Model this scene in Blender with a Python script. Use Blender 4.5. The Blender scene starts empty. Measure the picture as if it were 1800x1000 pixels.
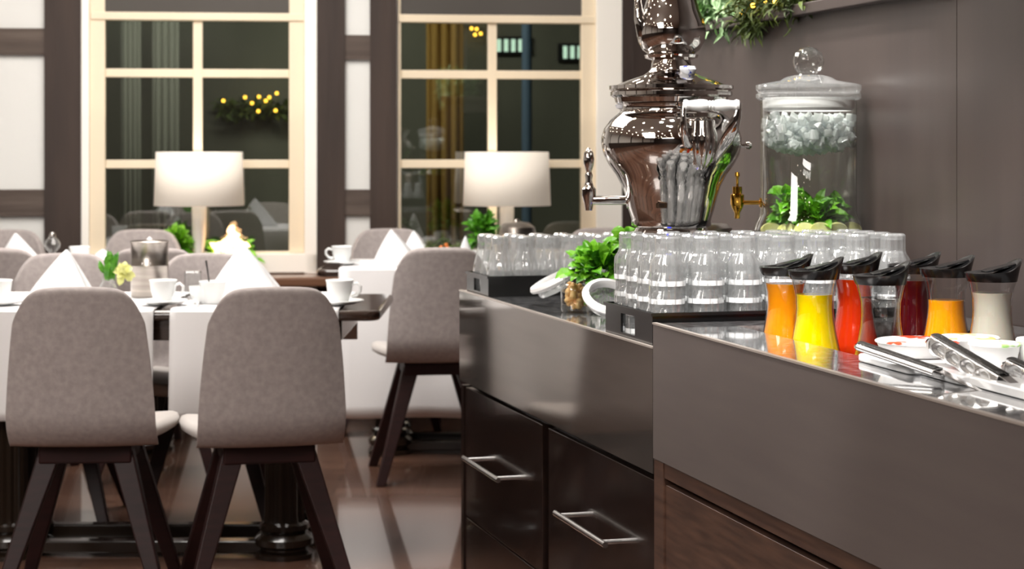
import bpy, math, random
from mathutils import Vector, Matrix
R = math.radians
PI = math.pi
random.seed(7)
sc = bpy.context.scene
COL = sc.collection
# ------------------------------------------------------------------ camera, light, exposure
F = 3400.0; HC = 1.25; HY = 262.0
cam = bpy.data.cameras.new('camera'); camo = bpy.data.objects.new('camera', cam); COL.objects.link(camo)
camo.location = (0, 0, HC); camo.rotation_euler = (R(90), 0, 0)
cam.sensor_width = 36; cam.lens = F / 1800 * 36; cam.shift_y = -(500 - HY) / 1800
cam.clip_start = .05
cam.dof.use_dof = True; cam.dof.focus_distance = 3.42; cam.dof.aperture_fstop = 8.0
sc.camera = camo
sc.view_settings.view_transform = 'Standard'; sc.view_settings.look = 'None'
sc.view_settings.gamma = 1; sc.view_settings.exposure = 0.0
sc.view_settings.use_curve_mapping = False
sc.cycles.transparent_max_bounces = 48; sc.cycles.max_bounces = 14
sc.cycles.transmission_bounces = 14; sc.cycles.glossy_bounces = 6; sc.cycles.diffuse_bounces = 4
sc.cycles.sample_clamp_indirect = 6; sc.cycles.use_denoising = True
sc.cycles.caustics_reflective = False; sc.cycles.caustics_refractive = False
w = bpy.data.worlds.new('night'); sc.world = w; w.use_nodes = True
w.node_tree.nodes['Background'].inputs[0].default_value = (.25, .3, .4, 1)
w.node_tree.nodes['Background'].inputs[1].default_value = .03

def area(name, loc, tgt, size, power, col=(1, .93, .84), sy=None):
    l = bpy.data.lights.new(name, 'AREA'); l.shape = 'RECTANGLE'; l.size = size; l.size_y = sy or size
    l.energy = power; l.color = col
    o = bpy.data.objects.new(name, l); COL.objects.link(o); o.location = loc
    o.rotation_euler = (Vector(tgt) - Vector(loc)).to_track_quat('-Z', 'Y').to_euler()
    return o
def spot(name, loc, tgt, power, ang, col=(1, .9, .78), r=.05, blend=.5):
    l = bpy.data.lights.new(name, 'SPOT'); l.energy = power; l.color = col; l.spot_size = R(ang); l.spot_blend = blend
    l.shadow_soft_size = r
    o = bpy.data.objects.new(name, l); COL.objects.link(o); o.location = loc
    o.rotation_euler = (Vector(tgt) - Vector(loc)).to_track_quat('-Z', 'Y').to_euler()
    return o
WARM = (1, .955, .91)
area('ceiling_fill_dining', (-1.3, 6.4, 2.9), (-1.3, 6.4, 0), 1.2, 116, WARM, 2.6)  # added soft fill over the tables, no real fixture
area('ceiling_fill_window', (-.9, 7.9, 2.85), (-.9, 8.9, .6), 3.4, 20, WARM, .4)  # fill added to wash the window wall
area('ceiling_fill_front', (-1.8, 2.2, 2.9), (-1.2, 3.6, 0), 1.2, 150, WARM, 2.4)  # broad fill added for the room before the buffet
area('ceiling_fill_rear', (-.8, -2.2, 2.9), (-.8, -2.2, 0), 2.2, 70, WARM, .6)  # unseen fill added behind the camera, lifts what the panes reflect
spot('buffet_spot_samovar', (.0, 3.9, 2.8), (.35, 4.4, 1.0), 80, 50, WARM, .05)
spot('buffet_spot_dispenser', (.35, 4.0, 2.8), (.7, 4.4, 1.1), 170, 34, WARM, .05)
spot('buffet_spot_glasses', (.25, 3.3, 2.8), (.5, 3.95, 1.0), 210, 42, WARM, .05)
spot('buffet_spot_far_glasses', (.0, 4.9, 2.8), (.15, 5.2, 1.0), 150, 36, WARM, .05)
spot('buffet_spot_carafes', (.2, 2.5, 2.8), (.68, 3.45, .9), 290, 36, WARM, .05)
spot('buffet_spot_tongs', (.5, 2.2, 2.8), (.72, 2.8, .9), 60, 40, WARM, .05)
spot('panel_spot', (-.1, 4.5, 2.9), (.70, 4.8, 1.5), 110, 46, WARM, .08, 1)
spot('garland_spot', (-.2, 4.9, 2.9), (.5, 5.4, 1.6), 120, 36, WARM, .05)
spot('window_spot_left', (-1.0, 8.3, 2.85), (-.98, 9.2, 1.2), 10, 60, WARM, .05)
spot('window_spot_right', (.35, 8.4, 2.85), (.5, 9.35, 1.2), 12, 60, WARM, .05)
area('courtyard_fill', (-1.5, 10.2, 3.4), (-1.0, 12.6, 1.2), 2.5, 90, (1, .97, .85), .6)  # unseen fill added to brighten what shows through the panes

# ------------------------------------------------------------------ materials
def srgb(c):
    return tuple((x / 255 / 12.92 if x / 255 <= .04045 else ((x / 255 + .055) / 1.055) ** 2.4) for x in c) + (1,)
def mat(name, col, rough=.5, metal=0, spec=.5, emit=None, es=0, coat=0, noise=None, bump=None, aniso=0, sheen=0, trans=0, ior=1.5, sss=0):
    m = bpy.data.materials.new(name); m.use_nodes = True; nt = m.node_tree; b = nt.nodes['Principled BSDF']
    c = srgb(col)
    b.inputs['Base Color'].default_value = c; b.inputs['Roughness'].default_value = rough
    b.inputs['Metallic'].default_value = metal; b.inputs['Specular IOR Level'].default_value = spec
    b.inputs['Coat Weight'].default_value = coat; b.inputs['Coat Roughness'].default_value = .05
    b.inputs['Transmission Weight'].default_value = trans; b.inputs['IOR'].default_value = ior
    b.inputs['Sheen Weight'].default_value = sheen
    if sss:
        b.inputs['Subsurface Weight'].default_value = sss; b.inputs['Subsurface Scale'].default_value = .02
    if emit: b.inputs['Emission Color'].default_value = srgb(emit); b.inputs['Emission Strength'].default_value = es
    tc = nt.nodes.new('ShaderNodeTexCoord')
    if noise:                                   # (scale xyz, colour2, detail, contrast)
        scl, col2, det, lo, hi = noise
        mp = nt.nodes.new('ShaderNodeMapping'); mp.inputs['Scale'].default_value = scl
        n = nt.nodes.new('ShaderNodeTexNoise'); n.inputs['Scale'].default_value = 1; n.inputs['Detail'].default_value = det
        r = nt.nodes.new('ShaderNodeValToRGB'); r.color_ramp.elements[0].position = lo; r.color_ramp.elements[1].position = hi
        r.color_ramp.elements[0].color = c; r.color_ramp.elements[1].color = srgb(col2)
        nt.links.new(tc.outputs['Object'], mp.inputs[0]); nt.links.new(mp.outputs[0], n.inputs['Vector'])
        nt.links.new(n.outputs[0], r.inputs[0]); nt.links.new(r.outputs[0], b.inputs['Base Color'])
    if bump:                                    # (scale xyz, strength, distance)
        scl, st, di = bump
        mp = nt.nodes.new('ShaderNodeMapping'); mp.inputs['Scale'].default_value = scl
        n = nt.nodes.new('ShaderNodeTexNoise'); n.inputs['Scale'].default_value = 1; n.inputs['Detail'].default_value = 3
        bp = nt.nodes.new('ShaderNodeBump'); bp.inputs['Strength'].default_value = st; bp.inputs['Distance'].default_value = di
        nt.links.new(tc.outputs['Object'], mp.inputs[0]); nt.links.new(mp.outputs[0], n.inputs['Vector'])
        nt.links.new(n.outputs[0], bp.inputs['Height']); nt.links.new(bp.outputs[0], b.inputs['Normal'])
    return m
def sheet_glass(name, tint=(1, 1, 1), lo=.04, hi=.9, power=3.0, rough=0.0, haze=0.0):
    """thin clear wall: see-through head on, mirror-like at grazing"""
    m = bpy.data.materials.new(name); m.use_nodes = True; nt = m.node_tree; nt.nodes.clear()
    out = nt.nodes.new('ShaderNodeOutputMaterial'); mx = nt.nodes.new('ShaderNodeMixShader')
    tr = nt.nodes.new('ShaderNodeBsdfTransparent'); gl = nt.nodes.new('ShaderNodeBsdfGlossy')
    tr.inputs[0].default_value = tint + (1,); gl.inputs['Roughness'].default_value = rough
    lw = nt.nodes.new('ShaderNodeLayerWeight'); lw.inputs[0].default_value = .5
    pw = nt.nodes.new('ShaderNodeMath'); pw.operation = 'POWER'; pw.inputs[1].default_value = power
    mr = nt.nodes.new('ShaderNodeMapRange'); mr.inputs['To Min'].default_value = lo; mr.inputs['To Max'].default_value = hi
    nt.links.new(lw.outputs['Facing'], pw.inputs[0]); nt.links.new(pw.outputs[0], mr.inputs['Value'])
    nt.links.new(mr.outputs[0], mx.inputs[0]); nt.links.new(tr.outputs[0], mx.inputs[1]); nt.links.new(gl.outputs[0], mx.inputs[2])
    if haze:                                    # white scatter: cloudy lids and ice, and brightness painted into the tumblers
        df = nt.nodes.new('ShaderNodeBsdfDiffuse'); tl = nt.nodes.new('ShaderNodeBsdfTranslucent')
        df.inputs[0].default_value = tl.inputs[0].default_value = (.95, .97, .98, 1)
        a = nt.nodes.new('ShaderNodeMixShader'); c = nt.nodes.new('ShaderNodeMixShader'); c.inputs[0].default_value = haze
        nt.links.new(df.outputs[0], a.inputs[1]); nt.links.new(tl.outputs[0], a.inputs[2])
        nt.links.new(mx.outputs[0], c.inputs[1]); nt.links.new(a.outputs[0], c.inputs[2]); nt.links.new(c.outputs[0], out.inputs[0])
        return m
    nt.links.new(mx.outputs[0], out.inputs[0])
    return m
def thin_dark_glass(name):
    m = sheet_glass(name, (.75, .78, .76), .17, .9, 4.0)
    return m

M = {}
M['plaster'] = mat('plaster', (226, 226, 223), .85, bump=((6, 6, 6), .25, .02))
M['ceiling'] = mat('ceiling_paint', (225, 220, 212), .9)
M['timber'] = mat('old_timber', (44, 33, 28), .7, noise=((9, 9, 1.2), (62, 48, 41), 5, .3, .75), bump=((40, 40, 4), .3, .01))
M['timber_h'] = mat('old_timber_horizontal', (66, 54, 48), .75, noise=((2, 9, 22), (98, 86, 78), 5, .3, .75), bump=((4, 40, 40), .3, .01))
M['frame'] = mat('cream_window_paint', (234, 218, 192), .45)
M['casing'] = mat('white_window_paint', (250, 246, 238), .45)
M['pane'] = thin_dark_glass('window_glass')
M['blind'] = mat('grey_blind', (78, 74, 70), .8)
M['panel'] = mat('dark_wall_panel', (66, 57, 54), .4, spec=.5, noise=((14, 14, 1.0), (58, 50, 48), 4, .3, .7))
M['floor'] = mat('brown_floor_boards', (120, 84, 66), .25, coat=.8)
M['stone'] = mat('polished_grey_stone', (92, 93, 95), .06, spec=.9, coat=1, noise=((55, 55, 55), (160, 161, 163), 8, .42, .72))
M['brushed'] = mat('brushed_taupe_laminate', (140, 132, 126), .09, metal=.85, noise=((2, 2, 30), (127, 120, 115), 2, .3, .7))
M['taupe'] = mat('taupe_laminate', (100, 92, 89), .36, metal=.3, noise=((3, 3, 30), (94, 86, 84), 3, .3, .7))
M['edge'] = mat('taupe_metal_edge', (190, 180, 172), .3, metal=.6)
M['blackwood'] = mat('black_brown_gloss_veneer', (26, 18, 16), .16, coat=.3, noise=((6, 6, 50), (34, 23, 19), 4, .3, .8))
M['wenge'] = mat('wenge_veneer', (52, 34, 26), .45, noise=((20, 8, 90), (78, 54, 42), 6, .35, .75))
M['gap'] = mat('black_recess', (8, 7, 7), .8)
M['steel'] = mat('satin_steel', (205, 203, 202), .22, metal=1)
M['brush_steel'] = mat('brushed_steel', (190, 182, 174), .3, metal=1, noise=((4, 4, 60), (150, 142, 136), 2, .3, .7))
M['plate'] = mat('bronze_plate', (92, 72, 56), .25, metal=.8)
M['steelsoft'] = mat('satin_tong_steel', (232, 232, 232), .2, metal=.9)
M['chrome'] = mat('chrome', (206, 201, 197), .03, metal=1)
M['brass'] = mat('brass', (226, 170, 70), .1, metal=1)
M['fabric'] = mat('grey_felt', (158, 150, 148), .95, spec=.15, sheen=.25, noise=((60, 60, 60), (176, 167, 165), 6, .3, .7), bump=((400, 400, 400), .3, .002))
M['seatfab'] = mat('lit_felt_seat', (190, 184, 180), .95, spec=.15, sheen=.3)  # same felt as the back, its brighter lighting put into the colour
M['leg'] = mat('dark_red_brown_leg', (32, 14, 14), .5, spec=.25, noise=((12, 12, 60), (44, 20, 19), 3, .3, .7))
M['tablewood'] = mat('dark_polished_table', (58, 42, 34), .16, coat=.6, noise=((3, 20, 20), (44, 31, 25), 4, .3, .7))
M['column'] = mat('black_brown_turned_wood', (36, 27, 20), .2, coat=.5)
M['linen'] = mat('white_linen', (232, 231, 232), .9, spec=.2, bump=((90, 90, 90), .12, .003))
M['napkin'] = mat('white_napkin', (236, 237, 239), .85, spec=.2, bump=((40, 40, 40), .35, .006))
M['china'] = mat('white_china', (244, 246, 246), .12, spec=.6)
M['shade'] = mat('cream_lamp_shade', (240, 232, 220), .9, emit=(255, 238, 218), es=.2)
M['lampbase'] = mat('white_lamp_base', (250, 248, 244), .25)
M['glass'] = sheet_glass('clear_glass', (.955, .97, .965), .05, .95, 2.0)
M['tumbler'] = sheet_glass('tumbler_glass', (.985, .99, .99), .10, .95, 1.5, haze=.15)  # its white scatter stands for the strong light from above
M['carafeglass'] = sheet_glass('carafe_glass', (.99, .99, .99), .05, .9, 2.2)
M['milky'] = sheet_glass('milky_lid_glass', (.97, .98, .97), .1, .9, 1.6, haze=.12)
M['frost'] = mat('etched_white_band', (240, 243, 245), .4)
M['jarglass'] = sheet_glass('jar_glass', (.97, .985, .97), .07, .95, 1.8)
M['blackplastic'] = mat('black_plastic_tray', (20, 20, 21), .22, spec=.6)
M['lid'] = mat('black_lid', (20, 20, 21), .2, spec=.6)
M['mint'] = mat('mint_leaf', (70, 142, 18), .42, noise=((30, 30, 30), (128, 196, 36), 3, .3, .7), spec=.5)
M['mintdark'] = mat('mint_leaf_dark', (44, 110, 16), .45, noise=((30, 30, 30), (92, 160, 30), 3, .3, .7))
M['lemon'] = mat('lemon_slice', (226, 224, 110), .35, noise=((30, 30, 30), (240, 240, 190), 3, .3, .6))
M['ginger'] = mat('ginger_piece', (238, 176, 100), .5, noise=((40, 40, 40), (250, 214, 150), 3, .3, .7))
M['ice'] = sheet_glass('crushed_ice', (.98, .985, .985), .10, .6, 2.0, rough=.15, haze=.7)
M['porcelain'] = mat('blue_white_porcelain', (244, 246, 252), .1, noise=((70, 70, 70), (60, 80, 200), 2, .62, .68))
M['pine'] = mat('lit_fir', (92, 140, 66), .6, noise=((14, 14, 14), (206, 236, 194), 4, .4, .7))  # whitish flecks put the light on the garland into its green
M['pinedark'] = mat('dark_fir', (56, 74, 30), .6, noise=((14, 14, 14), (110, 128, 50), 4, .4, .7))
M['warmbulb'] = mat('warm_bulb', (255, 200, 90), .5, emit=(255, 190, 60), es=9)
M['downlight'] = mat('downlight_lens', (255, 255, 255), .5, emit=(255, 240, 220), es=60)
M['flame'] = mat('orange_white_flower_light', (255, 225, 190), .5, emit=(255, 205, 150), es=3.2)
M['slot'] = mat('lit_slot', (230, 255, 235), .5, emit=(215, 250, 225), es=1.3)
M['blueled'] = mat('blue_led', (40, 60, 255), .4, emit=(30, 50, 255), es=5)
M['pistil'] = mat('pale_yellow_flower', (226, 226, 150), .6)
M['white'] = mat('white_plastic', (240, 240, 240), .3)
M['board'] = mat('white_glazed_board', (240, 240, 240), .15, noise=((14, 14, 30), (224, 226, 228), 2, .4, .7))
M['rubber'] = mat('black_speckled_grip', (34, 33, 32), .45, noise=((400, 400, 400), (120, 118, 114), 2, .62, .7))
M['olive'] = mat('courtyard_wall', (92, 92, 80), .9, noise=((1.2, 1, .3), (120, 120, 106), 3, .35, .65))
M['gold'] = mat('ochre_curtain', (150, 116, 52), .8)
M['bluepost'] = mat('street_light_blue', (96, 118, 140), .5)
M['greycurt'] = mat('reflected_grey_curtain', (150, 150, 138), .9)
M['brownlt'] = mat('ledge_wood', (110, 76, 56), .3, coat=.4)
def juice(name, c, t=0, rough=.1):
    m = mat(name, c, rough, spec=.5, sss=.4 if not t else 0); return m
def label_lid(name, c1, c2):
    return mat(name, (246, 246, 244), .25, noise=((28, 28, 28), c1, 2, .56, .6))

# floor boards
nt = M['floor'].node_tree; b = nt.nodes['Principled BSDF']
tc = nt.nodes.new('ShaderNodeTexCoord'); br = nt.nodes.new('ShaderNodeTexBrick')
br.inputs['Scale'].default_value = 1; br.inputs['Brick Width'].default_value = 1.3; br.inputs['Row Height'].default_value = .14
br.inputs['Mortar Size'].default_value = .002
br.inputs['Color1'].default_value = srgb((122, 90, 74)); br.inputs['Color2'].default_value = srgb((92, 66, 54)); br.inputs['Mortar'].default_value = srgb((46, 32, 27))
mp = nt.nodes.new('ShaderNodeMapping'); mp.inputs['Scale'].default_value = (2, 30, 2)
ns = nt.nodes.new('ShaderNodeTexNoise'); ns.inputs['Scale'].default_value = 1; ns.inputs['Detail'].default_value = 5
mx = nt.nodes.new('ShaderNodeMix'); mx.data_type = 'RGBA'; mx.blend_type = 'MULTIPLY'; mx.inputs[0].default_value = .7
rp = nt.nodes.new('ShaderNodeValToRGB'); rp.color_ramp.elements[0].position = .3; rp.color_ramp.elements[0].color = (.55, .5, .5, 1); rp.color_ramp.elements[1].position = .7
nt.links.new(tc.outputs['Object'], br.inputs['Vector']); nt.links.new(tc.outputs['Object'], mp.inputs[0]); nt.links.new(mp.outputs[0], ns.inputs['Vector'])
nt.links.new(ns.outputs[0], rp.inputs[0]); nt.links.new(br.outputs[0], mx.inputs[6]); nt.links.new(rp.outputs[0], mx.inputs[7])
nt.links.new(mx.outputs[2], b.inputs['Base Color'])

# ------------------------------------------------------------------ mesh helpers
class MB:
    def __init__(s): s.v = []; s.f = []
    def add(s, vs, fs):
        o = len(s.v); s.v += [tuple(v) for v in vs]; s.f += [tuple(i + o for i in f) for f in fs]; return s
    def box(s, x0, x1, y0, y1, z0, z1):
        vs = [(x, y, z) for x in (x0, x1) for y in (y0, y1) for z in (z0, z1)]
        return s.add(vs, [(0, 1, 3, 2), (4, 6, 7, 5), (0, 4, 5, 1), (2, 3, 7, 6), (0, 2, 6, 4), (1, 5, 7, 3)])
    def lathe(s, prof, c=(0, 0, 0), n=32, flute=None, mtx=None):
        vs = []; fs = []
        for (r, z) in prof:
            for i in range(n):
                a = 2 * PI * i / n; rr = r
                if flute and r > .001: rr = r * (1 + flute[1] * math.cos(flute[0] * a))
                p = Vector((rr * math.cos(a), rr * math.sin(a), z))
                if mtx: p = mtx @ p
                vs.append(p + Vector(c))
        m = len(prof)
        for j in range(m - 1):
            for i in range(n):
                k = (i + 1) % n
                fs.append((j * n + i, j * n + k, (j + 1) * n + k, (j + 1) * n + i))
        return s.add(vs, fs)
    def tube(s, pts, r, n=10, cap=True):
        pts = [Vector(p) for p in pts]; rs = r if isinstance(r, (list, tuple)) else [r] * len(pts)
        vs = []; fs = []; up = None
        for j, p in enumerate(pts):
            d = (pts[min(j + 1, len(pts) - 1)] - pts[max(j - 1, 0)]).normalized()
            if up is None: up = Vector((0, 0, 1)) if abs(d.z) < .9 else Vector((1, 0, 0))
            a = d.cross(up).normalized(); b2 = a.cross(d).normalized(); up = b2
            for i in range(n):
                t = 2 * PI * i / n; vs.append(p + a * math.cos(t) * rs[j] + b2 * math.sin(t) * rs[j])
        for j in range(len(pts) - 1):
            for i in range(n):
                k = (i + 1) % n; fs.append((j * n + i, j * n + k, (j + 1) * n + k, (j + 1) * n + i))
        if cap: fs.append(tuple(range(n))); fs.append(tuple((len(pts) - 1) * n + i for i in reversed(range(n))))
        return s.add(vs, fs)
    def grid(s, fn, nu, nv):
        vs = [fn(i / nu, j / nv) for j in range(nv + 1) for i in range(nu + 1)]
        fs = [(j * (nu + 1) + i, j * (nu + 1) + i + 1, (j + 1) * (nu + 1) + i + 1, (j + 1) * (nu + 1) + i) for j in range(nv) for i in range(nu)]
        return s.add(vs, fs)
    def prism(s, poly, z0, z1):
        n = len(poly)
        vs = [(x, y, z0) for x, y in poly] + [(x, y, z1) for x, y in poly]
        return s.add(vs, [tuple(reversed(range(n))), tuple(range(n, 2 * n))] + [(i, (i + 1) % n, n + (i + 1) % n, n + i) for i in range(n)])
    def beam(s, a, b2, wa, wb, ta=None, tb=None):       # tapered square bar
        a = Vector(a); b2 = Vector(b2); ta = ta or wa; tb = tb or wb
        vs = []
        for p, ww, tt in ((a, wa, ta), (b2, wb, tb)):
            for sx, sy in ((-1, -1), (1, -1), (1, 1), (-1, 1)): vs.append((p.x + sx * ww / 2, p.y + sy * tt / 2, p.z))
        return s.add(vs, [(0, 3, 2, 1), (4, 5, 6, 7)] + [(i, (i + 1) % 4, 4 + (i + 1) % 4, 4 + i) for i in range(4)])
    def ball(s, c, r, n=12, sz=1.0):
        prof = [(max(r * math.sin(PI * i / n), 1e-4), -r * sz * math.cos(PI * i / n)) for i in range(n + 1)]
        return s.lathe(prof, c, n * 2)
    def leaf(s, p, d, up, L, W):
        p = Vector(p); d = Vector(d).normalized(); side = d.cross(Vector(up)).normalized(); nn = side.cross(d).normalized()
        vs = []
        for t, ww, h in ((0, .12, 0), (.25, .8, .1), (.55, 1, .13), (.82, .6, .05), (1, .02, -.08)):
            c = p + d * L * t + nn * L * h
            vs += [c - side * W * ww / 2 + nn * W * .18 * ww, c, c + side * W * ww / 2 + nn * W * .18 * ww]
        fs = []
        for j in range(4):
            o = j * 3; fs += [(o, o + 1, o + 4, o + 3), (o + 1, o + 2, o + 5, o + 4)]
        return s.add(vs, fs)
def obj(name, mb, m, parent=None, loc=None, rotz=None, smooth=False, bevel=0, solid=0, sub=0):
    me = bpy.data.meshes.new(name); me.from_pydata(mb.v, [], mb.f); me.validate()
    import bmesh
    bm = bmesh.new(); bm.from_mesh(me); bmesh.ops.remove_doubles(bm, verts=bm.verts, dist=2e-4)
    if not solid: bmesh.ops.recalc_face_normals(bm, faces=bm.faces)
    bm.to_mesh(me); bm.free()
    me.materials.append(M[m] if isinstance(m, str) else m)
    o = bpy.data.objects.new(name, me); COL.objects.link(o)
    if parent: o.parent = parent
    if loc: o.location = loc
    if rotz is not None: o.rotation_euler.z = rotz
    if smooth:
        for p in me.polygons: p.use_smooth = True
        if smooth != 'all':
            try: me.set_sharp_from_angle(angle=R(38))
            except Exception: pass
    if solid:
        md = o.modifiers.new('thickness', 'SOLIDIFY'); md.thickness = solid; md.offset = 0
    if sub:
        md = o.modifiers.new('soft', 'SUBSURF'); md.levels = sub; md.render_levels = sub
    if bevel:
        md = o.modifiers.new('edge', 'BEVEL'); md.width = bevel; md.segments = 3; md.limit_method = 'ANGLE'
    return o
def tag(o, label, cat, group=None, kind=None):
    if label: o['label'] = label
    if cat: o['category'] = cat
    if group: o['group'] = group
    if kind: o['kind'] = kind
    return o
def thing(name, label, cat, loc=(0, 0, 0), rotz=0, group=None):
    o = bpy.data.objects.new(name, None); COL.objects.link(o); o.empty_display_size = .05
    o.location = loc; o.rotation_euler.z = rotz
    return tag(o, label, cat, group)
def struct(name, mb, m, parent=None, **k):
    o = obj(name, mb, m, parent, **k)
    if not parent: o['kind'] = 'structure'
    return o
def dup(root, loc, rotz=0, label=None, group=None, rot=None):
    r = root.copy(); COL.objects.link(r); r.location = loc; r.rotation_euler = rot or (0, 0, rotz)
    if label: r['label'] = label
    if group: r['group'] = group
    for ch in [c for c in bpy.data.objects if c.parent == root]:
        c = ch.copy(); COL.objects.link(c); c.parent = r
        for g in [q for q in bpy.data.objects if q.parent == ch]:
            d = g.copy(); COL.objects.link(d); d.parent = c
    return r
def P(px, py, k): return Vector(((px - 900) * k, F * k, HC - (py - HY) * k))

# ------------------------------------------------------------------ room shell
struct('floor', MB().box(-5, 4.2, -4, 9.9, -.05, 0), 'floor')
struct('ceiling', MB().box(-5, 4.2, -4, 9.9, 3.0, 3.05), 'ceiling')
struct('wall_left', MB().box(-5.05, -5, -4, 9.9, 0, 3), 'plaster')
mbw = MB().box(-5, 4.2, -4.05, -4, 0, 3)
struct('wall_front', mbw, 'panel')
struct('wall_east', MB().box(4.15, 4.2, -4, 9.9, 0, 3), 'panel')
for i in range(5): struct('trim_%d' % (30 + i), MB().box(-4.998, -4.96, -2.6 + i * 2.6, -2.4 + i * 2.6, 0, 3), 'timber')
struct('trim_36', MB().box(-4.998, -4.955, -4, 9.9, 0, 1.0), 'timber')
# window wall: local frame, s along the wall, y = 0 its room face, +y outwards
TH = math.atan(.126)
def wk(px): return 9.3105 / (3400 - .126 * (px - 900))
def ws(px): return (px - 900) * wk(px) / math.cos(TH)
def wz(px, py): return HC - (py - HY) * wk(px)
WL = (0, 9.3105, 0)
def wallpiece(name, m, px0, px1, z0, z1, d0, d1, kind=True, parent=None, bevel=0):
    mb = MB().box(ws(px0), ws(px1), d0, d1, z0, z1)
    o = obj(name, mb, m, parent, bevel=bevel)
    if not parent:
        o.location = WL; o.rotation_euler.z = TH; o['kind'] = 'structure'
    return o
ZW0 = .66; G0 = wz(300, 443)          # ledge height, bottom of the glass
ZT = wz(345, 24)
mb = MB()
mb.box(-5, ws(157), 0, .25, 0, 3); mb.box(ws(535), ws(700), 0, .25, 0, 3); mb.box(ws(1050), 3.6, 0, .25, 0, 3)
mb.box(ws(157), ws(535), 0, .25, 0, .70); mb.box(ws(700), ws(1050), 0, .25, 0, .70)
mb.box(ws(157), ws(535), 0, .25, 2.2, 3); mb.box(ws(700), ws(1050), 0, .25, 2.2, 3)
o = struct('wall_back', mb, 'plaster', loc=WL, rotz=TH)
n = 0
for (a, b2) in ((79, 143), (557, 606), (650, 697), (1093, 1165)):
    n += 1; wallpiece('trim_%d' % n, 'timber', a, b2, 0, 3, -.03, .02)
for (a, b2, ys) in ((-250, 79, ((50, 97), (333, 380))), (606, 650, ((62, 105), (333, 378)))):
    for (y0, y1) in ys:
        n += 1; wallpiece('trim_%d' % n, 'timber_h', a, b2, wz(a + 20 if a > 0 else 40, y1), wz(a + 20 if a > 0 else 40, y0), -.022, .02)
wallpiece('trim_20', 'timber', -250, 1160, 0, .12, -.02, .0)
# dark wainscot low on the right part
wallpiece('trim_21', 'timber_h', 700, 1093, .12, .62, -.015, .0)
# window ledge
mbl = MB().box(ws(380), ws(1093), -.28, -.0, ZW0 - .045, ZW0)
struct('trim_22', mbl, 'brownlt', loc=WL, rotz=TH, bevel=.01)
for (nm, x0, g0, m0, m1, g1, x1, c1) in (('window_1', 157, 185, 339, 356, 508, 535, 557), ('window_2', 697, 705, 858, 874, 1022, 1047, 1092)):
    root = bpy.data.objects.new(nm, None); COL.objects.link(root); root.location = WL; root.rotation_euler.z = TH; root['kind'] = 'structure'
    fb = MB(); zt = 2.2
    fb.box(ws(x0), ws(g0), .0, .06, .70, zt); fb.box(ws(g1), ws(x1), .0, .06, .70, zt)
    fb.box(ws(x0), ws(x1), .0, .06, .66, G0)
    fb.box(ws(x0 + 2), ws(x1), -.01, .07, wz(345, 36), wz(345, 22))
    obj('window_frame', fb, 'frame', root, bevel=.005)
    mu = MB()
    mu.box(ws(m0), ws(m1), .01, .05, G0, wz(345, 36))
    for (ya, yb) in ((121, 136), (281, 296)):
        zc = wz(345, (ya + yb) / 2); hh = 7.5 * wk(345)
        mu.box(ws(g0), ws(g1), .012, .048, zc - hh, zc + hh)
    obj('muntin', mu, 'frame', root, bevel=.004)
    cs = MB()
    if nm == 'window_1':
        cs.box(ws(143), ws(157), -.02, .1, .66, zt); cs.box(ws(535), ws(557), -.03, .1, .66, zt); cs.box(ws(157), ws(557), -.03, .0, .665, wz(400, 446))
    else: cs.box(ws(1047), ws(1092), -.03, .1, .66, zt); cs.box(ws(697), ws(1092), -.03, .0, .665, wz(400, 446))
    obj('window_casing', cs, 'casing', root, bevel=.004)
    obj('window_pane', MB().box(ws(g0 - 2), ws(g1 + 2), .028, .032, G0 - .01, zt), 'pane', root)
    obj('window_blind', MB().box(ws(g0 - 14 if nm == 'window_1' else g0 - 2), ws(g1 + 20), .002, .006, wz(345, 24), zt), 'blind', root)
# beyond the glass: courtyard wall, street lights, and shapes standing for room reflections
struct('backdrop_courtyard_wall', MB().box(-6, 4, 13.0, 13.1, 0, 5), 'olive')
struct('courtyard_ground', MB().box(-6, 4, 9.95, 13, -.06, -.01), 'olive')
def out(name, lab, cat, px0, px1, py0, py1, Y, m, fold=0, group=None):
    k = Y / F; mb = MB(); x0 = (px0 - 900) * k; x1 = (px1 - 900) * k; z0 = max(0, HC - (py1 - HY) * k); z1 = HC - (py0 - HY) * k
    mb.grid(lambda u, v: (x0 + (x1 - x0) * u, Y + fold * math.sin(u * 22), z0 + (z1 - z0) * v), 40, 1)
    o = obj(name, mb, m, solid=.02, smooth=True); tag(o, lab, cat, group); return o
out('curtain', 'pale grey curtain standing for a reflection in the left window, beside its left edge', 'curtain', 215, 245, -60, 900, 12.2, 'greycurt', .03)
out('curtain', 'broad grey curtain standing for a reflection in the left window, second from its left edge', 'curtain', 270, 312, -60, 900, 12.2, 'greycurt', .03)
out('curtain', 'ochre curtain seen through the right window, left of its mullion', 'curtain', 752, 812, 20, 900, 12.0, 'gold', .04)
t = obj('lightstrip', MB().lathe([(.03, 0), (.03, 4)], n=16), 'bluepost', loc=(P(926, 0, 11.5 / F).x, 11.5, 0), smooth=True)  # pipe shape and blue colour stand for a streak of street light
tag(t, 'blue grey drainpipe standing for street light beyond the right window', 'pipe')
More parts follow.
